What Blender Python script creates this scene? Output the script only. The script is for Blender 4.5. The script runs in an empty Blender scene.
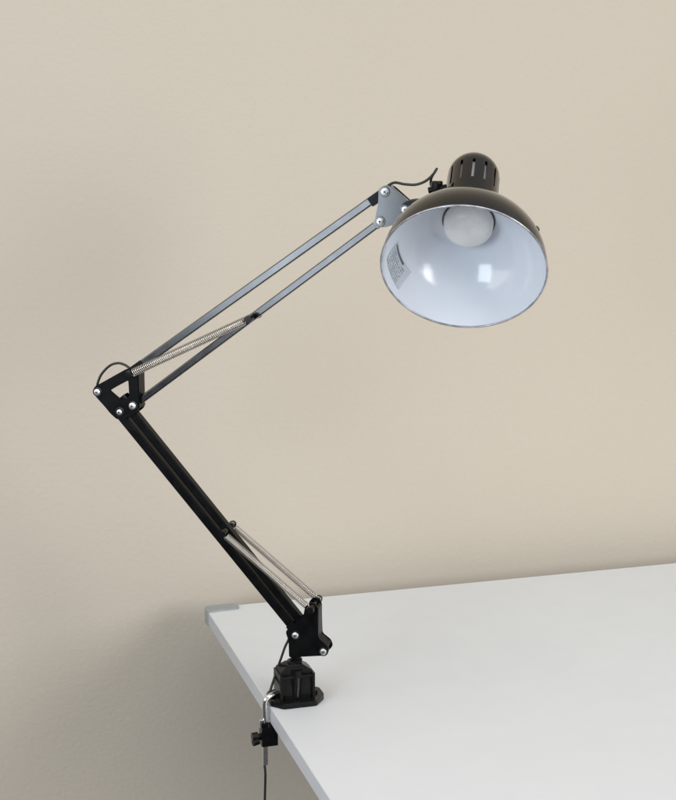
import bpy, bmesh, math, random
from mathutils import Vector, Matrix
random.seed(7)
S = bpy.context.scene
COL = S.collection
R = math.radians
MM = 0.001
Z0 = 0.74                                   # height of the desk top

# ---------------------------------------------------------------- camera
cam = bpy.data.cameras.new('camera'); co = bpy.data.objects.new('camera', cam); COL.objects.link(co)
cam.sensor_fit = 'VERTICAL'; cam.sensor_height = 24.0; cam.sensor_width = 24.0
cam.lens = 24.0 * 1517.0 / 800.0
cam.clip_start = 0.05; cam.clip_end = 60
co.location = (0, 0, 1.477); co.rotation_euler = (R(90 - 11.186), 0, 0)
S.camera = co

# ---------------------------------------------------------------- light
S.view_settings.view_transform = 'Standard'; S.view_settings.look = 'None'
S.view_settings.exposure = 0.0; S.view_settings.gamma = 1.0
W = bpy.data.worlds.new('World'); S.world = W; W.use_nodes = True
# the light of the room: pale from above, dim from the floor
wn = W.node_tree; wt = wn.nodes.new('ShaderNodeTexCoord'); ws = wn.nodes.new('ShaderNodeSeparateXYZ'); wr = wn.nodes.new('ShaderNodeValToRGB')
wm = wn.nodes.new('ShaderNodeMapRange'); wm.inputs['From Min'].default_value = -1; wm.inputs['From Max'].default_value = 1
wn.links.new(wt.outputs['Generated'], ws.inputs[0]); wn.links.new(ws.outputs[2], wm.inputs['Value']); wn.links.new(wm.outputs['Result'], wr.inputs['Fac'])
wr.color_ramp.elements[0].position = 0.36; wr.color_ramp.elements[0].color = (0.15, 0.15, 0.155, 1)
wr.color_ramp.elements[1].position = 0.75; wr.color_ramp.elements[1].color = (0.95, 0.97, 1.0, 1)
el = wr.color_ramp.elements.new(0.52); el.color = (0.40, 0.42, 0.46, 1)
wn.links.new(wr.outputs['Color'], wn.nodes['Background'].inputs[0])
wn.nodes['Background'].inputs[1].default_value = 0.62

def softbox(name, target, az, el, dist, w, h, power, col):
    d = Vector((math.sin(R(az)) * math.cos(R(el)), -math.cos(R(az)) * math.cos(R(el)), math.sin(R(el))))
    l = bpy.data.lights.new(name, 'AREA'); l.shape = 'RECTANGLE'; l.size = w; l.size_y = h
    l.energy = power; l.color = col
    o = bpy.data.objects.new(name, l); COL.objects.link(o)
    o.location = Vector(target) + d * dist
    o.rotation_euler = (-d).to_track_quat('-Z', 'Y').to_euler()
HEAD = (0.14, 1.69, 1.29)
softbox('softbox_right', HEAD, 46, 4.0, 2.5, 0.46, 1.10, 10, (0.95, 0.97, 1.0))
softbox('softbox_left', HEAD, -35, 3.5, 2.5, 0.76, 1.12, 24, (0.78, 0.88, 1.0))
softbox('fill_left', HEAD, -58, 12.0, 3.0, 1.8, 1.5, 20, (1.0, 0.97, 0.93))  # added fill panel, keeps the lamp's shadows on the wall faint
softbox('fill_right', HEAD, 52, 10.0, 3.1, 1.7, 1.3, 34, (1.0, 0.98, 0.95))  # added wide fill panel, softens the head's shadow on the wall
softbox('bounce_ceiling', HEAD, 25, 62.0, 3.3, 2.8, 2.4, 46, (1.0, 0.98, 0.95))

# ---------------------------------------------------------------- materials
def mat(name, col, rough=0.5, metal=0.0, coat=0.0, spec=0.5, bump=None, vary=None):
    m = bpy.data.materials.new(name); m.use_nodes = True
    nt = m.node_tree; b = nt.nodes['Principled BSDF']
    b.inputs['Base Color'].default_value = (*col, 1); b.inputs['Roughness'].default_value = rough
    b.inputs['Metallic'].default_value = metal; b.inputs['Coat Weight'].default_value = coat; b.inputs['Coat Roughness'].default_value = 0.10
    b.inputs['Specular IOR Level'].default_value = spec
    tc = nt.nodes.new('ShaderNodeTexCoord')
    if bump:
        prev = None
        for sc, st, dist in bump:
            n = nt.nodes.new('ShaderNodeTexNoise'); n.inputs['Scale'].default_value = sc; n.inputs['Detail'].default_value = 3
            nt.links.new(tc.outputs['Object'], n.inputs['Vector'])
            bp = nt.nodes.new('ShaderNodeBump'); bp.inputs['Strength'].default_value = st; bp.inputs['Distance'].default_value = dist
            nt.links.new(n.outputs['Fac'], bp.inputs['Height'])
            if prev: nt.links.new(prev.outputs['Normal'], bp.inputs['Normal'])
            prev = bp
        nt.links.new(prev.outputs['Normal'], b.inputs['Normal'])
    if vary:                                   # (scale, colour 2, lo, hi[, rough lo, rough hi])
        n = nt.nodes.new('ShaderNodeTexNoise'); n.inputs['Scale'].default_value = vary[0]; n.inputs['Detail'].default_value = 5
        nt.links.new(tc.outputs['Object'], n.inputs['Vector'])
        r = nt.nodes.new('ShaderNodeValToRGB'); r.color_ramp.elements[0].position = vary[2]; r.color_ramp.elements[1].position = vary[3]
        r.color_ramp.elements[0].color = (*col, 1); r.color_ramp.elements[1].color = (*vary[1], 1)
        nt.links.new(n.outputs['Fac'], r.inputs['Fac']); nt.links.new(r.outputs['Color'], b.inputs['Base Color'])
        if len(vary) > 4:
            q = nt.nodes.new('ShaderNodeMapRange'); q.inputs['From Min'].default_value = 0.3; q.inputs['From Max'].default_value = 0.7
            q.inputs['To Min'].default_value = vary[4]; q.inputs['To Max'].default_value = vary[5]
            nt.links.new(n.outputs['Fac'], q.inputs['Value']); nt.links.new(q.outputs['Result'], b.inputs['Roughness'])
    return m

M_wall = mat('wall_paint', (0.578, 0.515, 0.424), 0.85, bump=[(130, 0.22, 0.0022), (330, 0.18, 0.0010)], vary=(2.2, (0.570, 0.508, 0.418), 0.35, 0.65), spec=0.25)
M_top = mat('laminate_top', (0.665, 0.678, 0.682), 0.55, spec=0.3, bump=[(900, 0.05, 0.0002)], vary=(14, (0.655, 0.668, 0.672), 0.4, 0.6, 0.48, 0.62))
M_edge = mat('edge_band', (0.56, 0.575, 0.605), 0.35, vary=(40, (0.54, 0.555, 0.585), 0.4, 0.6))
M_cap = mat('grey_plastic', (0.30, 0.325, 0.33), 0.42, bump=[(600, 0.08, 0.0003)], vary=(90, (0.28, 0.30, 0.305), 0.4, 0.6))
M_black = mat('black_enamel', (0.004, 0.004, 0.0045), 0.19, coat=0.38, spec=0.70, bump=[(18, 0.03, 0.002)], vary=(60, (0.006, 0.006, 0.0065), 0.4, 0.6, 0.15, 0.23))
M_satin_dim = mat('black_satin_dim', (0.003, 0.003, 0.0034), 0.28, spec=0.10, vary=(70, (0.005, 0.005, 0.005), 0.4, 0.6, 0.26, 0.34))  # satin brackets; also a shaded copy of the enamel for the lower bars
M_plast = mat('black_plastic', (0.006, 0.006, 0.0065), 0.17, spec=0.16, bump=[(500, 0.05, 0.0003)], vary=(90, (0.009, 0.009, 0.009), 0.4, 0.6))
M_cord = mat('black_cord', (0.014, 0.013, 0.013), 0.45, vary=(120, (0.02, 0.02, 0.02), 0.4, 0.6))
M_nick = mat('dark_nickel', (0.052, 0.047, 0.040), 0.06, metal=1.0, coat=0.30, vary=(30, (0.048, 0.043, 0.036), 0.35, 0.65, 0.05, 0.085))
M_chrome = mat('chrome', (0.86, 0.86, 0.85), 0.07, metal=1.0, vary=(120, (0.78, 0.78, 0.77), 0.4, 0.6, 0.05, 0.11))
M_spring = mat('spring_steel', (0.60, 0.56, 0.51), 0.20, metal=1.0, vary=(200, (0.66, 0.62, 0.57), 0.4, 0.6))
M_bolt = mat('zinc_bolt', (0.85, 0.84, 0.81), 0.36, metal=1.0, vary=(300, (0.6, 0.6, 0.58), 0.4, 0.6))
M_recess = mat('recess_shade', (0.03, 0.03, 0.03), 0.6, vary=(300, (0.05, 0.05, 0.05), 0.4, 0.6))  # shade of the bolt recesses, put into the colour
M_line = mat('white_lining', (0.74, 0.775, 0.83), 0.14, coat=0.22, bump=[(60, 0.02, 0.0006)], vary=(25, (0.75, 0.785, 0.84), 0.35, 0.65))
M_rim = mat('rim_metal', (0.55, 0.56, 0.60), 0.30, metal=0.7, vary=(80, (0.35, 0.35, 0.38), 0.4, 0.6))
M_bulb = mat('frosted_bulb', (0.92, 0.90, 0.87), 0.32, vary=(40, (0.84, 0.81, 0.77), 0.4, 0.6))
M_sock = mat('porcelain', (0.75, 0.74, 0.70), 0.3, vary=(60, (0.70, 0.69, 0.66), 0.4, 0.6))

def sticker_material():
    m = mat('sticker_paper', (0.40, 0.43, 0.46), 0.4)
    nt = m.node_tree; b = nt.nodes['Principled BSDF']; L = nt.links
    uv = nt.nodes.new('ShaderNodeUVMap'); uv.uv_map = 'UVMap'
    sp = nt.nodes.new('ShaderNodeSeparateXYZ'); L.new(uv.outputs['UV'], sp.inputs[0])
    def mth(op, a, c=None):
        n = nt.nodes.new('ShaderNodeMath'); n.operation = op
        for i, v in enumerate((a, c)):
            if v is None: continue
            if isinstance(v, (int, float)): n.inputs[i].default_value = v
            else: L.new(v, n.inputs[i])
        return n.outputs[0]
    U, V = sp.outputs[0], sp.outputs[1]
    row = mth('MULTIPLY', V, 9.0); fr = mth('FRACT', row); ink_row = mth('LESS_THAN', fr, 0.5)
    fl = mth('FLOOR', row)
    cx = nt.nodes.new('ShaderNodeCombineXYZ'); L.new(mth('MULTIPLY', U, 26.0), cx.inputs[0]); L.new(mth('MULTIPLY', fl, 7.3), cx.inputs[1])
    nz = nt.nodes.new('ShaderNodeTexNoise'); nz.inputs['Scale'].default_value = 1.0; nz.inputs['Detail'].default_value = 1
    L.new(cx.outputs[0], nz.inputs['Vector'])
    letters = mth('GREATER_THAN', nz.outputs['Fac'], 0.44)
    inside = mth('MULTIPLY', mth('GREATER_THAN', U, 0.06), mth('LESS_THAN', U, 0.82))
    inV = mth('MULTIPLY', mth('GREATER_THAN', V, 0.22), mth('LESS_THAN', V, 0.95))
    body = mth('MULTIPLY', mth('MULTIPLY', ink_row, letters), mth('MULTIPLY', inside, inV))
    head = mth('MULTIPLY', mth('MULTIPLY', mth('GREATER_THAN', V, 0.05), mth('LESS_THAN', V, 0.15)), mth('MULTIPLY', mth('GREATER_THAN', U, 0.04), mth('LESS_THAN', U, 0.68)))
    ink = mth('MAXIMUM', mth('MULTIPLY', body, 0.75), head)
    mx = nt.nodes.new('ShaderNodeMixRGB'); L.new(ink, mx.inputs[0])
    mx.inputs[1].default_value = (0.56, 0.60, 0.64, 1); mx.inputs[2].default_value = (0.12, 0.12, 0.13, 1)
    L.new(mx.outputs[0], b.inputs['Base Color'])
    return m
M_stick = sticker_material()

# ---------------------------------------------------------------- mesh helpers
def obj(name, bm, m, parent=None, smooth=35, bevel=0):
    if bevel:
        bmesh.ops.remove_doubles(bm, verts=bm.verts, dist=1e-6)
        es = [e for e in bm.edges if len(e.link_faces) == 2 and e.calc_face_angle(0) > R(30)]
        bmesh.ops.bevel(bm, geom=es, offset=bevel, segments=2, affect='EDGES', profile=0.7, clamp_overlap=True)
    bmesh.ops.recalc_face_normals(bm, faces=bm.faces)
    for f in bm.faces: f.smooth = True
    for e in bm.edges:
        if len(e.link_faces) == 2 and e.calc_face_angle(0) > R(smooth): e.smooth = False
    me = bpy.data.meshes.new(name); bm.to_mesh(me); bm.free()
    o = bpy.data.objects.new(name, me); me.materials.append(m); COL.objects.link(o)
    if parent: o.parent = parent
    if bevel:
        wnm = o.modifiers.new('weighted', 'WEIGHTED_NORMAL'); wnm.keep_sharp = True; wnm.weight = 80
    return o

def box(bm, x0, x1, y0, y1, z0, z1, T=Matrix()):
    v = [bm.verts.new(T @ Vector(p)) for p in ((x0,y0,z0),(x1,y0,z0),(x1,y1,z0),(x0,y1,z0),(x0,y0,z1),(x1,y0,z1),(x1,y1,z1),(x0,y1,z1))]
    for f in ((0,3,2,1),(4,5,6,7),(0,1,5,4),(1,2,6,5),(2,3,7,6),(3,0,4,7)): bm.faces.new([v[i] for i in f])

def frame(a, b):
    t = (b - a).normalized(); h = Vector((0, 1, 0)) if abs(t.y) < 0.9 else Vector((0, 0, 1))
    s = t.cross(h).normalized(); return t, s, s.cross(t).normalized()

def cyl(bm, a, b, r, r2=None, n=24, T=Matrix(), caps=True):
    a, b = Vector(a), Vector(b); r2 = r if r2 is None else r2
    t, s, h = frame(a, b)
    rings = []
    for c, rr in ((a, r), (b, r2)):
        rings.append([bm.verts.new(T @ (c + s * rr * math.cos(k * 2 * math.pi / n) + h * rr * math.sin(k * 2 * math.pi / n))) for k in range(n)])
    for k in range(n): bm.faces.new((rings[0][k], rings[0][(k+1) % n], rings[1][(k+1) % n], rings[1][k]))
    if caps: bm.faces.new(rings[0][::-1]); bm.faces.new(rings[1])

def lathe(bm, prof, axis0, axdir, e1, e2, n=48, close=False, T=Matrix()):
    """prof: list of (h, r)"""
    rings = []
    for h, r in prof:
        c = axis0 + axdir * h
        if r < 1e-7: rings.append([bm.verts.new(T @ c)])
        else: rings.append([bm.verts.new(T @ (c + e1 * r * math.cos(k*2*math.pi/n) + e2 * r * math.sin(k*2*math.pi/n))) for k in range(n)])
    m = len(rings)
    for i in range(m if close else m - 1):
        A, B = rings[i], rings[(i+1) % m]
        for k in range(n):
            k2 = (k+1) % n
            if len(A) == 1 and len(B) == 1: break
            if len(A) == 1: bm.faces.new((A[0], B[k2], B[k]))
            elif len(B) == 1: bm.faces.new((A[k], A[k2], B[0]))
            else: bm.faces.new((A[k], A[k2], B[k2], B[k]))
    return rings

def cat(pts, sub=8):
    P = [Vector(p) for p in pts]; P = [2*P[0]-P[1]] + P + [2*P[-1]-P[-2]]; out = []
    for i in range(1, len(P) - 2):
        for k in range(sub):
            t = k / sub
            out.append(0.5 * ((2*P[i]) + (P[i+1]-P[i-1])*t + (2*P[i-1]-5*P[i]+4*P[i+1]-P[i+2])*t*t + (3*P[i]-P[i-1]-3*P[i+1]+P[i+2])*t*t*t))
    out.append(P[-2]); return out

def tube(bm, pts, r, n=8, T=Matrix(), flat=1.0):
    pts = [Vector(p) for p in pts]; rings = []; h = None
    for i, p in enumerate(pts):
        t = (pts[min(i+1, len(pts)-1)] - pts[max(i-1, 0)]).normalized()
        if h is None: h = t.orthogonal().normalized()
        h = (h - t * h.dot(t)).normalized(); s = t.cross(h)
        rr = r[i] if isinstance(r, (list, tuple)) else r
        rings.append([bm.verts.new(T @ (p + s * rr * math.cos(k*2*math.pi/n) + h * rr * flat * math.sin(k*2*math.pi/n))) for k in range(n)])
    for A, B in zip(rings, rings[1:]):
        for k in range(n): bm.faces.new((A[k], A[(k+1) % n], B[(k+1) % n], B[k]))
    bm.faces.new(rings[0][::-1]); bm.faces.new(rings[-1])

def prism(bm, pts, n0, n1, T=Matrix(), hole=None):
    """outline in the (u, w) plane, extruded along n (y)"""
    if hole:
        for y in (n0, n1):
            e = []
            for loop in (pts, hole):
                v = [bm.verts.new(T @ Vector((p[0], y, p[1]))) for p in loop]
                e += [bm.edges.new((v[i], v[(i+1) % len(v)])) for i in range(len(v))]
            bmesh.ops.triangle_fill(bm, use_beauty=True, edges=e)
            if y == n0: keep = [x.verts[:] for x in e]
            else:
                for a, b in zip(keep, [x.verts[:] for x in e]): bm.faces.new((a[0], a[1], b[1], b[0]))
        return
    A = [bm.verts.new(T @ Vector((p[0], n0, p[1]))) for p in pts]; B = [bm.verts.new(T @ Vector((p[0], n1, p[1]))) for p in pts]
    bm.faces.new(A); bm.faces.new(B[::-1]); k = len(A)
    for i in range(k): bm.faces.new((A[i], B[i], B[(i+1) % k], A[(i+1) % k]))

def rounded(pts, r, seg=4):
    """round the corners of a 2-D outline"""
    out = []; n = len(pts)
    for i in range(n):
        p, a, b = Vector(pts[i]), Vector(pts[i-1]), Vector(pts[(i+1) % n])
        da, db = (a-p), (b-p); q = min(r, da.length*0.45, db.length*0.45)
        A, B = p + da.normalized()*q, p + db.normalized()*q
        for k in range(seg+1):
            t = k/seg; out.append(tuple((1-t)**2*A + 2*t*(1-t)*p + t*t*B))
    return out

def empty(name, loc, rz, label, category):
    o = bpy.data.objects.new(name, None); COL.objects.link(o); o.location = loc; o.rotation_euler = (0, 0, rz)
    o.empty_display_size = 0.05; o['label'] = label; o['category'] = category; return o

# ---------------------------------------------------------------- the wall and the desk
TH = R(16.64)
CORNER = Vector((-0.19521, 2.14117, Z0))             # back left corner of the desk top
def desk_pt(x, y, z=0): return CORNER + Vector((math.cos(TH)*x - math.sin(TH)*y, math.sin(TH)*x + math.cos(TH)*y, z))
GAP = 0.078
bm = bmesh.new(); box(bm, -2.6, 3.4, 0.0, 0.12, -0.74, 1.9)
wall = obj('wall', bm, M_wall); wall.location = desk_pt(0, GAP); wall.rotation_euler = (0, 0, TH)
wall['kind'] = 'structure'; wall['label'] = 'plain beige painted wall with fine orange-peel texture behind the desk'

desk = empty('desk', desk_pt(0, 0), TH, 'white laminate desk top with a grey plastic corner cap, carrying the black clamp-on lamp', 'desk')
DX, DY, DT = 1.60, 0.90, 0.0185
bm = bmesh.new(); box(bm, 0, DX, -DY, 0, -DT, 0); obj('desktop', bm, M_top, desk, bevel=0.0012)
bm = bmesh.new()                                     # edge band wraps the sheet, 0.8 mm proud
o_ = rounded([(-.0009, -DY-.0009), (DX+.0009, -DY-.0009), (DX+.0009, .0009), (-.0009, .0009)], 0.003, 3)
i_ = rounded([(.0003, -DY+.0003), (DX-.0003, -DY+.0003), (DX-.0003, -.0003), (.0003, -.0003)], 0.003, 3)
v = [[bm.verts.new((p[0], p[1], z)) for p in lp] for lp in (o_, i_) for z in (-DT-.0003, -.0004)]
n = len(o_)
for k in range(n):
    j = (k+1) % n
    bm.faces.new((v[0][k], v[0][j], v[1][j], v[1][k])); bm.faces.new((v[1][k], v[1][j], v[3][j], v[3][k]))
    bm.faces.new((v[3][k], v[3][j], v[2][j], v[2][k])); bm.faces.new((v[2][k], v[2][j], v[0][j], v[0][k]))
obj('edge_band', bm, M_edge, desk)
bm = bmesh.new()                                     # corner cap: rounded nose along the back edge
w_, l_ = 0.021, 0.047
outl = rounded([(-.0030, .0030), (-.0030, -w_-.004), (l_*.35, -w_), (l_, -w_), (l_, .0030)], 0.0095, 6)
outl = rounded([(-.0030, .0030), (-.0030, -w_-.002), (.006, -w_)], 0.002, 3)[:0] + outl
A = [bm.verts.new((p[0], p[1], -DT-.0022)) for p in outl]; B = [bm.verts.new((p[0], p[1], .0026)) for p in outl]
bm.faces.new(A[::-1]); bm.faces.new(B)
for i in range(len(A)): bm.faces.new((A[i], A[(i+1) % len(A)], B[(i+1) % len(A)], B[i]))
obj('corner_cap', bm, M_cap, desk, bevel=0.0012)

# ---------------------------------------------------------------- the lamp
YAW = R(-13)
BASE = Vector((-0.05509, 1.79051, Z0))
lamp = empty('swing_arm_lamp', BASE, YAW, 'black swing-arm clamp lamp with coil springs and dark nickel dome shade on the desk edge', 'desk lamp')
# clamp frame: x along the back edge of the desk, y towards the wall, origin at the base
CL = Matrix.Rotation(TH - YAW, 4, 'Z')
def mmv(*p): return Vector(p) * MM
def px(pts): return [(a*MM, b*MM) for a, b in pts]

# --- clamp base (under the post). desk left edge is at x = -33.8 mm here
bm = bmesh.new()
fl = rounded([(-33,-12),(-33,12),(-26,24),(26,24),(37,14),(37,-8),(22,-27),(-20,-27)], 2.5, 2)
A = [bm.verts.new(CL @ mmv(p[0], p[1], .3)) for p in fl]; B = [bm.verts.new(CL @ mmv(p[0], p[1], 7.5)) for p in fl]
bm.faces.new(A[::-1]); bm.faces.new(B)
for i in range(len(A)): bm.faces.new((A[i], A[(i+1) % len(A)], B[(i+1) % len(A)], B[i]))
base = obj('clamp_base', bm, M_plast, lamp, bevel=0.0009)
bm = bmesh.new()                                     # housing: walls, sloping shoulders, recessed face with ribs
def quadring(z, x0, x1, y0, y1): return [bm.verts.new(CL @ mmv(*p)) for p in ((x0,y0,z),(x1,y0,z),(x1,y1,z),(x0,y1,z))]
rs = [quadring(6.5,-22,22,-14,15), quadring(34,-20,20,-13,14), quadring(39,-20.5,20.5,-14,14), quadring(43,-20,20,-13.5,13.5), quadring(50,-9,9,-9,9)]
bm.faces.new(rs[0][::-1]); bm.faces.new(rs[-1])
for a, b in zip(rs, rs[1:]):
    for k in range(4): bm.faces.new((a[k], a[(k+1)%4], b[(k+1)%4], b[k]))
obj('housing', bm, M_plast, base, bevel=0.0009)
bm = bmesh.new()
for x0, x1 in ((-22.4,-19.2),(19.2,22.4)): box(bm, x0*MM, x1*MM, -.0185, .0145, .0068, .0405, CL)
box(bm, -.0223, .0223, -.0172, -.0125, .0352, .0388, CL)
for x0, x1 in ((-15,-13.4),(13.4,15)): box(bm, x0*MM, x1*MM, -.0160, -.012, .0069, .012, CL)
cyl(bm, mmv(26,0,7), mmv(26,0,11), .0045, T=CL); cyl(bm, mmv(-27,0,7), mmv(-27,0,10), .004, T=CL)
obj('rib', bm, M_plast, base, bevel=0.0006)
bm = bmesh.new(); cyl(bm, mmv(0,-12,8), mmv(0,-12,45), .0052, .0078, T=CL); cyl(bm, mmv(0,0,38), mmv(0,0,53), .0098, .0085, T=CL)
obj('socket', bm, M_plast, base, bevel=0.0009)
bm = bmesh.new(); cyl(bm, mmv(.4,-16.8,10), mmv(.4,-17.4,36), .0022, T=CL); obj('socket_ridge', bm, M_black, base, bevel=0.0008)  # rounded glossy ridge down the front of the socket

# --- chrome clamp rod with the sliding jaw under the desk edge
RX, RY = -41.5, -16.5
bm = bmesh.new()
tube(bm, cat([mmv(-10,-5,16), mmv(-23,-9,16), mmv(RX+7.5,RY+1.5,15.4), mmv(RX+2.2,RY,13), mmv(RX,RY,7), mmv(RX,RY,-6)], 8) + [mmv(RX,RY,-71.5), mmv(RX,RY,-72.6), mmv(RX,RY,-73.8), mmv(RX,RY,-74.6), mmv(RX,RY,-74.9)], [.0034]*42 + [.0033,.0028,.0018,.0008], n=20, T=CL)
obj('clamp_rod', bm, M_chrome, lamp, bevel=0)
bm = bmesh.new(); box(bm, -.0475, -.0270, (RY-8)*MM, (RY+8)*MM, -.047, -.0215, CL)
box(bm, -.0475, -.0395, (RY-6.4)*MM, (RY+6.4)*MM, -.0215, -.0165, CL)
jaw = obj('clamp_jaw', bm, M_plast, lamp, bevel=0.0012)
bm = bmesh.new(); cyl(bm, mmv(-47,RY,-36), mmv(-52,RY,-36), .0042, T=CL); cyl(bm, mmv(-51,RY,-36), mmv(-58.5,RY,-36), .0068, .0062, n=10, T=CL)
cyl(bm, mmv(-60,RY-11,-39), mmv(-52,RY-9,-38), .0036, T=CL)
obj('thumb_screw', bm, M_plast, jaw, bevel=0.0006)
bm = bmesh.new(); cyl(bm, mmv(RX-5,RY-2,-24), mmv(RX-5,RY-2,-13.5), .0026, T=CL); obj('jaw_pin', bm, M_chrome, jaw, bevel=0.0005)

# --- post and base bracket
bm = bmesh.new(); cyl(bm, mmv(3.0,0,44), mmv(3.0,0,88), .0062, T=Matrix()); cyl(bm, mmv(3.0,0,50), mmv(3.0,0,55), .0078); obj('post', bm, M_satin_dim, lamp, bevel=0.0005)
bp = rounded(px([(-3.2,59.9),(-3.7,81.4),(-7.5,93),(-2,100),(15.0,114.0),(17.5,127.0),(22.6,133.2),(28.9,133.0),(33.3,128.3),(34.5,88),(45.2,80.0),(48.0,72.8),(43.9,66.4),(8.3,61.5)]), 0.003, 3)
bm = bmesh.new(); prism(bm, bp, -.0112, -.0088); prism(bm, bp, .0088, .0112)
web = px([(31.5,128),(34.2,126),(34.2,88),(46,78),(45,75),(31.5,86)]); prism(bm, web, -.0095, .0095)
prism(bm, px([(-3,62),(44,68.5),(44,71),(-3,64.5)]), -.0095, .0095)
bracket = obj('base_bracket', bm, M_satin_dim, lamp, bevel=0.0006)

def bolt(name, u, w, parent, n0=-12.3, n1=12.3, r=4.1, washer=6.2):
    bm = bmesh.new(); c = mmv(u, 0, w)
    ax = Vector((0, -1, 0)); e1 = Vector((1, 0, 0)); e2 = Vector((0, 0, 1))
    o0 = mmv(u, n0, w)
    lathe(bm, [(-.0005,0),(-.0005,r*MM),(.0012,r*MM),(.0019,r*.86*MM),(.0022,r*.5*MM),(.0023,0)], o0, ax, e1, e2, 24)
    cyl(bm, mmv(u,n0,w), mmv(u,n1,w), .002, n=12)
    cyl(bm, mmv(u,n1,w), mmv(u,n1+3,w), r*.95*MM, n=6)
    b = obj(name, bm, M_bolt, parent)
    bm = bmesh.new(); cyl(bm, mmv(u,n0+1.6,w), mmv(u,n0-.2,w), washer*MM, washer*.93*MM); obj('washer', bm, M_black, b, bevel=0.0003)
    bm = bmesh.new(); a = random.uniform(0, 1.5); T = Matrix.Translation(mmv(u, n0-2.25, w)) @ Matrix.Rotation(a, 4, 'Y')
    q = r*.40*MM; box(bm, -q, q, -.0003, .0004, -.0006, .0006, T); box(bm, -.0006, .0006, -.00035, .0004, -q, q, T)  # dark cross laid on the head, paints in the recess shade
    obj('recess_mark', bm, M_recess, b); return b
A_, P_, B_, C_, D_ = (-244.7,384.4), (-211.6,372.1), (-198.8,369.3), (-216.2,360.6), (-203.0,408.6)
E_, F_, G_, H_, I_ = (5.4,89.9), (40.8,71.7), (113.9,633.7), (108.6,599.5), (138.2,613.9)
bolt('bolt', *E_, lamp); bolt('bolt', *F_, lamp); bolt('bolt', *A_, lamp); bolt('bolt', *B_, lamp, n0=-13.2, r=4.4); bolt('bolt', *C_, lamp, r=3.6)

# --- arm bars: U channels, open at the back
def bar(p, q, w=9.0, d=10.0, ext=(5, 5), sh=0.0, y0=-5.0):
    a, b = mmv(p[0], 0, p[1]), mmv(q[0], 0, q[1]); t = (b-a).normalized(); s = Vector((-t.z, 0, t.x))
    a = a - t*ext[0]*MM + s*sh*MM; b = b + t*ext[1]*MM + s*sh*MM
    h = w/2; th = 1.2; r = 1.5
    pr = []
    for k in range(4): an = R(180+k*30); pr.append((-h+r+r*math.cos(an), y0+r+r*math.sin(an)))
    for k in range(4): an = R(270+k*30); pr.append((h-r+r*math.cos(an), y0+r+r*math.sin(an)))
    pr += [(h, y0+d), (h-th, y0+d), (h-th, y0+th), (-h+th, y0+th), (-h+th, y0+d), (-h, y0+d)]
    bm = bmesh.new(); rings = [[bm.verts.new(c + s*x*MM + Vector((0, y*MM, 0))) for x, y in pr] for c in (a, b)]
    n = len(pr)
    for k in range(n): bm.faces.new((rings[0][k], rings[0][(k+1)%n], rings[1][(k+1)%n], rings[1][k]))
    bm.faces.new(rings[0][::-1]); bm.faces.new(rings[1])
    return bm
def collar(p, q, at, L, w=10.6, d=12.4):
    a, b = Vector((p[0],0,p[1]))*MM, Vector((q[0],0,q[1]))*MM; t = (b-a).normalized(); c = a + t*at*MM
    T = Matrix.Translation(c) @ Matrix(((t.x,0,-t.z,0),(0,1,0,0),(t.z,0,t.x,0),(0,0,0,1)))
    bm = bmesh.new(); box(bm, 0, L*MM, -d/2*MM, d/2*MM, -w/2*MM, w/2*MM, T); return bm
l1 = obj('lower_arm_bar', bar(A_, E_, 10.6, 11, (4,6), 0.2), M_satin_dim, lamp, smooth=10)  # same enamel as the upper bars; darker reflections put into the material
obj('bar_end', collar(A_, E_, 372, 20, 11.5, 13), M_plast, l1, bevel=0.0008)
l2 = obj('lower_arm_bar', bar(P_, F_, 9.8, 11, (2,4), -2.6), M_satin_dim, lamp, smooth=10)
obj('bar_end', collar(P_, F_, -8, 16, 12.5, 14), M_plast, l2, bevel=0.0015)
u1 = obj('upper_arm_bar', bar(D_, G_, 9.6, 10, (4,2), 1.2), M_black, lamp, smooth=10)
obj('bar_end', collar(D_, G_, 366, 24, 11.2, 12), M_satin_dim, u1, bevel=0.0008)
obj('bar_end', collar(D_, G_, -6, 26, 12.6, 13.5), M_satin_dim, u1, bevel=0.0015)
u2 = obj('upper_arm_bar', bar(B_, H_, 8.8, 10, (6,3), 0.0), M_black, lamp, smooth=10)
obj('bar_end', collar(B_, H_, 375, 14, 10.4, 12), M_black, u2, bevel=0.0008)

# --- elbow bracket
eo = rounded(px([(-249,390.5),(-205.6,415.0),(-197.8,414.0),(-191.8,409),(-192.0,363.5),(-199.3,357.5),(-211.3,352),(-220.4,350.7),(-229.4,358.5),(-234.4,364.6),(-246,377),(-251.5,383.5)]), 0.003, 3)
eh = rounded(px([(-228.5,387.2),(-203.8,400.6),(-203.6,380.0),(-213.5,375.5)]), 0.0025, 3)
bm = bmesh.new(); prism(bm, eo, -.0112, -.0090, hole=eh)
eh2 = rounded(px([(-239,381),(-212,397.5),(-211,372.5),(-223,367)]), 0.0025, 3)
bm2 = bmesh.new(); prism(bm2, eo, .0090, .0112, hole=eh2)
me_ = bpy.data.meshes.new('t'); bm2.to_mesh(me_); bm.from_mesh(me_); bm2.free()
prism(bm, px([(-240,392.5),(-205.5,412.2),(-206.5,414.2),(-241.5,394)]), -.0100, .0100)
prism(bm, px([(-193.8,408),(-190.9,408),(-190.9,366),(-193.8,366)]), -.0100, .0100)
elbow = obj('elbow_bracket', bm, M_satin_dim, lamp)

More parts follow.
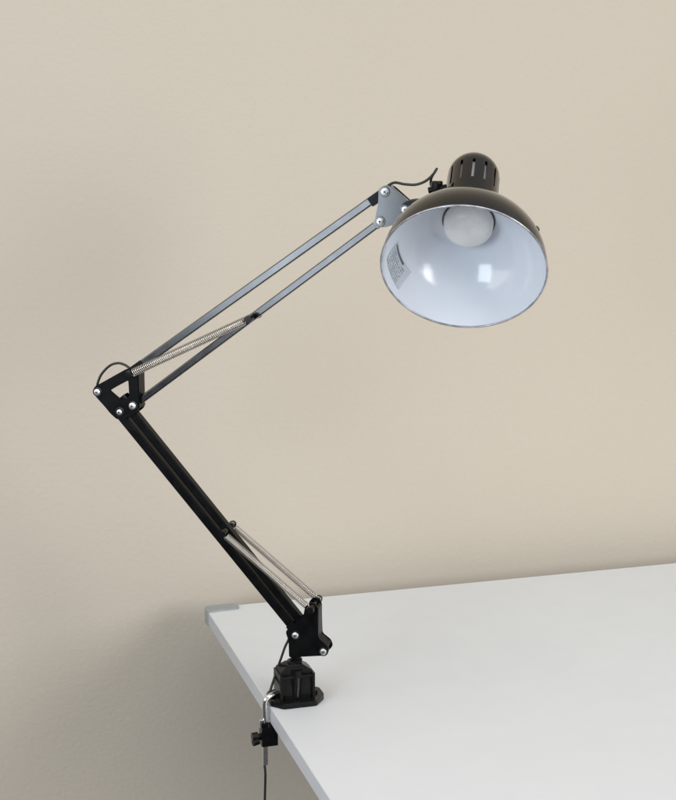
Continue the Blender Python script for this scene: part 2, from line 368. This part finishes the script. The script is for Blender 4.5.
# --- spring pins and springs
def pin(u, w, r=4.4, n=22.5, nub=True):
    bm = bmesh.new(); cyl(bm, mmv(u,-n+4,w), mmv(u,n-4,w), .0028, n=14)
    for s in (-1, 1):
        cyl(bm, mmv(u,s*(n-2.6),w), mmv(u,s*(n+2.2),w), r*MM, r*.9*MM, n=20)
        cyl(bm, mmv(u,s*11,w), mmv(u,s*16.5,w), .0042, n=16)
    return obj('spring_pin', bm, M_plast, lamp, bevel=0.0006)
PD, PJ, PM, PK = (-199.5,409.5), (-47.3,482.5), (-83.6,216.6), (26.8,127.4)
pin(*PD, 4.8); pin(*PJ, 4.8); pin(*PM, 5.0); pin(*PK, 5.0)
def spring(p, q, n, r=3.5, wire=0.52, pitch=1.22, g0=9, g1=7):
    a, b = mmv(p[0], n, p[1]), mmv(q[0], n, q[1]); t = (b-a).normalized(); s = Vector((-t.z, 0, t.x)); h = Vector((0, 1, 0))
    L = (b-a).length/MM; c0, c1 = g0, L-g1; turns = (c1-c0)/pitch; N = int(turns*10)
    pts = []
    for k in range(9):                                # hook round the first pin
        an = R(60 + k*30); pts.append(a + (t*math.cos(an) + s*math.sin(an))*3.6*MM)
    pts.append(a + t*(c0-2)*MM - s*2.0*MM)
    for i in range(N+1):
        an = i/10*2*math.pi; pts.append(a + t*(c0 + (c1-c0)*i/N)*MM + (s*-math.cos(an) + h*math.sin(an))*r*MM)
    pts.append(b - t*(g1-2)*MM + s*1.5*MM)
    for k in range(9):
        an = R(150 - k*30); pts.append(b + (t*math.cos(an) + s*math.sin(an))*3.6*MM)
    bm = bmesh.new(); tube(bm, pts, wire*MM, n=6)
    return obj('spring', bm, M_spring, lamp, smooth=80)
for n_ in (-19.0, 19.0):
    spring(PD, PJ, n_, 4.4, 0.72, 2.4, 5, 6); spring(PM, PK, n_, 4.0, 0.66, 2.15, 5.5, 6)

# --- head bracket (plate) and swivel
hp = rounded(px([(106.5,637.8),(115.3,641.5),(122.0,639.5),(143.1,621.5),(146.5,614.3),(139.6,604.5),(127.0,597.0),(112.9,592.5),(104.0,594.3),(102.4,602.2),(106.3,622.0)]), 0.004, 4)
bm = bmesh.new(); prism(bm, hp, -.0095, -.0078); prism(bm, hp, .0078, .0095)
prism(bm, px([(118.5,641),(144.8,619.2),(143.4,617.4),(117.2,639.2)]), -.0085, .0085)
obj('head_bracket', bm, M_black, lamp, bevel=0.0004)
bolt('bolt', *G_, lamp, n0=-10.6, n1=10.6, r=4.3, washer=6.4); bolt('bolt', *H_, lamp, n0=-10.6, n1=10.6, r=4.3, washer=6.4)
bolt('bolt', *I_, lamp, n0=-13.5, n1=12, r=4.0, washer=6.0)
bm = bmesh.new()
prism(bm, rounded(px([(132,611),(134.5,621),(141,624.5),(160,626),(174,634),(184,634),(184,622),(166,614),(146,605),(137,603)]), .004, 3), -.0128, -.0098)
prism(bm, rounded(px([(132,611),(134.5,621),(141,624.5),(160,626),(174,634),(184,634),(184,622),(166,614),(146,605),(137,603)]), .004, 3), .0098, .0128)
sw = obj('swivel', bm, M_plast, lamp, bevel=0.0008)
bm = bmesh.new(); cyl(bm, mmv(165,-12,636), mmv(186,-12,640), .0035)
lathe(bm, [(0,0),(0,.0052),(.002,.0062),(.011,.0068),(.013,.0055),(.013,0)], mmv(173.5,-12,634.0), Vector((.12,0,1)).normalized(), Vector((1,0,0)), Vector((0,1,0)), 10)
obj('swivel_knob', bm, M_plast, lamp, bevel=0.0005)

# ---------------------------------------------------------------- head: shade, vent cap, bulb
Rz = Matrix.Rotation(-YAW, 3, 'Z')
def loc_pt(p): return Rz @ (Vector(p) - BASE)
HEADGEOM = dict(O=(0.13724, 1.65276, 1.29870), a=(0.13, 0.786, 0.6045), e1=(0.9848, -0.1710, 0.0105))
O = loc_pt(HEADGEOM['O']); ax = (Rz @ Vector(HEADGEOM['a'])).normalized()
e1 = Rz @ Vector(HEADGEOM['e1']); e1 = (e1 - ax*e1.dot(ax)).normalized(); e2 = e1.cross(ax).normalized()
if e2.z < 0: e2 = -e2
RB, DB, RC = 0.0905, 0.0815, 0.0300
def br(h, off=0.0): return (RB-off)*math.sqrt(max(0, 1-(h/(DB-off))**2))
hs = [0, .003, .008, .014, .02, .026, .032, .038, .044, .05, .055, .06, .064, .068, .071, .0735, .0755]
bm = bmesh.new()
prof = [(-.0035, RB+.0002)] + [(h, br(h)) for h in hs] + [(.0755, RC-.001)]
lathe(bm, prof, O, ax, e1, e2, 96)
shade = obj('lampshade', bm, M_nick, lamp, smooth=60)
bm = bmesh.new()
prof = [(-.0035, RB-.0008)] + [(h, br(h, .0010)) for h in hs[:-1]] + [(.0745, RC-.0012)]
lathe(bm, prof, O, ax, e1, e2, 96); obj('shade_lining', bm, M_line, shade, smooth=60)
bm = bmesh.new()
rp = [(-.0035 + .0012*math.cos(t*math.pi/4), RB + .0012*math.sin(t*math.pi/4)) for t in range(8)]
lathe(bm, rp, O, ax, e1, e2, 96, close=True); obj('shade_rim', bm, M_rim, shade, smooth=60)
# vent cap: straight tube with slots and a round end
bm = bmesh.new(); NS, SUB = 13, 5; n = NS*SUB
ph0 = R(90-4.7)
HC = 0.148
zs = [.0735, .079, .085, .0875, .095, .103, .107, .112, .1165, .124, .132, .140, .148]
pr = [(h, RC) for h in zs] + [(HC + RC*math.sin(R(k)), RC*math.cos(R(k))) for k in range(8, 90, 8)] + [(HC+RC, 0)]
def at(ph): return e1*math.cos(ph) + e2*math.sin(ph)
rings = []
for h, r in pr:
    if r < 1e-6: rings.append([bm.verts.new(O + ax*h)]); continue
    rings.append([bm.verts.new(O + ax*h + at(ph0 + (k-.5)*2*math.pi/n)*r) for k in range(n)])
for i in range(len(rings)-1):
    A, B = rings[i], rings[i+1]
    slot = .1175 < pr[i][0] + .002 and pr[i+1][0] <= .1485 
    for k in range(n):
        if slot and k % SUB == 0: continue
        if len(B) == 1: bm.faces.new((A[k], A[(k+1)%n], B[0]))
        else: bm.faces.new((A[k], A[(k+1)%n], B[(k+1)%n], B[k]))
bmesh.ops.recalc_face_normals(bm, faces=bm.faces)
bmesh.ops.solidify(bm, geom=bm.faces[:], thickness=0.0009)
cap = obj('vent_cap', bm, M_nick, shade, smooth=50)
# small rivet screws where cap and shade meet
for ph in (R(70), R(-10)):
    c = O + ax*.0705 + at(ph)*(br(.0705)); nn = (at(ph)*.6 + ax*.8).normalized()
    bm = bmesh.new(); lathe(bm, [(0,0),(0,.0026),(.0014,.0024),(.002,.0012),(.0021,0)], c, nn, nn.orthogonal().normalized(), nn.cross(nn.orthogonal().normalized()), 14)
    obj('rivet', bm, M_bolt, shade)
ph = R(20); c = O + ax*.030 + at(ph)*(br(.030)-.0006); nn = (at(ph)*.86 + ax*.5).normalized()
bm = bmesh.new(); lathe(bm, [(0,0),(0,.0036),(.0012,.0034),(.0022,.0018),(.0023,0)], c, nn, nn.orthogonal().normalized(), nn.cross(nn.orthogonal().normalized()), 16)
obj('rivet', bm, M_nick, shade)
# bulb and socket
bm = bmesh.new(); bp_ = []
for k in range(0, 13):
    t = k/12*math.pi/2; bp_.append(((.0715) - .0190*math.cos(t)**.62 if k < 12 else .0715, .0280*math.sin(t)**.62))
bp_ += [(.078,.0284),(.088,.0272),(.098,.0235),(.106,.019),(.114,.0150),(.120,.0138),(.126,.0135),(.126,0)]
lathe(bm, bp_, O, ax, e1, e2, 56); obj('bulb', bm, M_bulb, shade, smooth=60)
bm = bmesh.new(); lathe(bm, [(.114,0),(.114,.0200),(.1165,.0250),(.148,.0250),(.156,.016),(.160,.006),(.160,0)], O, ax, e1, e2, 32); obj('lamp_holder', bm, M_sock, shade, smooth=50)
# sticker on the lining (curved patch)
ST = [(-178.8, 41.3), (-145.2, 37.8), (-149.5, 9.5), (-176.2, 17.5)]
bm = bmesh.new(); uvl = bm.loops.layers.uv.new('UVMap'); NU, NV = 16, 12; g = []
for j in range(NV+1):
    row = []
    for i in range(NU+1):
        u, v = i/NU, j/NV
        az = (ST[0][0]*(1-u)+ST[1][0]*u)*(1-v) + (ST[3][0]*(1-u)+ST[2][0]*u)*v
        h = ((ST[0][1]*(1-u)+ST[1][1]*u)*(1-v) + (ST[3][1]*(1-u)+ST[2][1]*u)*v)*MM
        row.append(bm.verts.new(O + ax*h + at(R(az))*(br(h, .0010)-.0006)))
    g.append(row)
for j in range(NV):
    for i in range(NU):
        f = bm.faces.new((g[j][i], g[j][i+1], g[j+1][i+1], g[j+1][i]))
        for lp, (a, b) in zip(f.loops, ((i,j),(i+1,j),(i+1,j+1),(i,j+1))): lp[uvl].uv = (a/NU, b/NV)
st = obj('warning_sticker', bm, M_stick, shade, smooth=60); st['label'] = 'small pale rectangular sticker with tiny dark print inside the shade'

# ---------------------------------------------------------------- cord (one run from the head to below the desk)
def c3(u, n, w): return Vector((u, n, w))*MM
cl = lambda x, y, z: CL @ mmv(x, y, z)
path = [c3(176,6,630), c3(169,8,634), c3(164.6,8,641), c3(165.2,6,649), c3(169.5,3,656), c3(172.3,0,659.8), c3(168.5,-3,653.5), c3(160,-3,646), c3(148.5,-2,641.8), c3(135,0,642), c3(123,0,643.6), c3(113,0,638), c3(95,0,624)]
path += [c3(20,0,569), c3(-40,0,526), c3(-180,0,426), c3(-200.7,0,413), c3(-212.3,0,417.5), c3(-221.3,0,419.4), c3(-231.9,0,415.8), c3(-242.7,0,405.4), c3(-248.0,0,395), c3(-249,0,387), c3(-243,0,380)]
path += [c3(-225,1,362), c3(-120,1,238.5), c3(-30,1,133), c3(-4,0,96), c3(-12,-2,66), c3(-22,-3,36), cl(-35.5,-7,9), cl(-38.2,-6,1), cl(-40.5,-7,-14), cl(-41,-9,-45), cl(-42,-12,-72), cl(-41.5,-15,-88), cl(-43,-16,-130), cl(-46,-15,-240), cl(-40,0,-430), cl(-44,10,-700)]
bm = bmesh.new(); tube(bm, cat(path, 7), .00155, n=10); obj('cord', bm, M_cord, lamp, smooth=80)
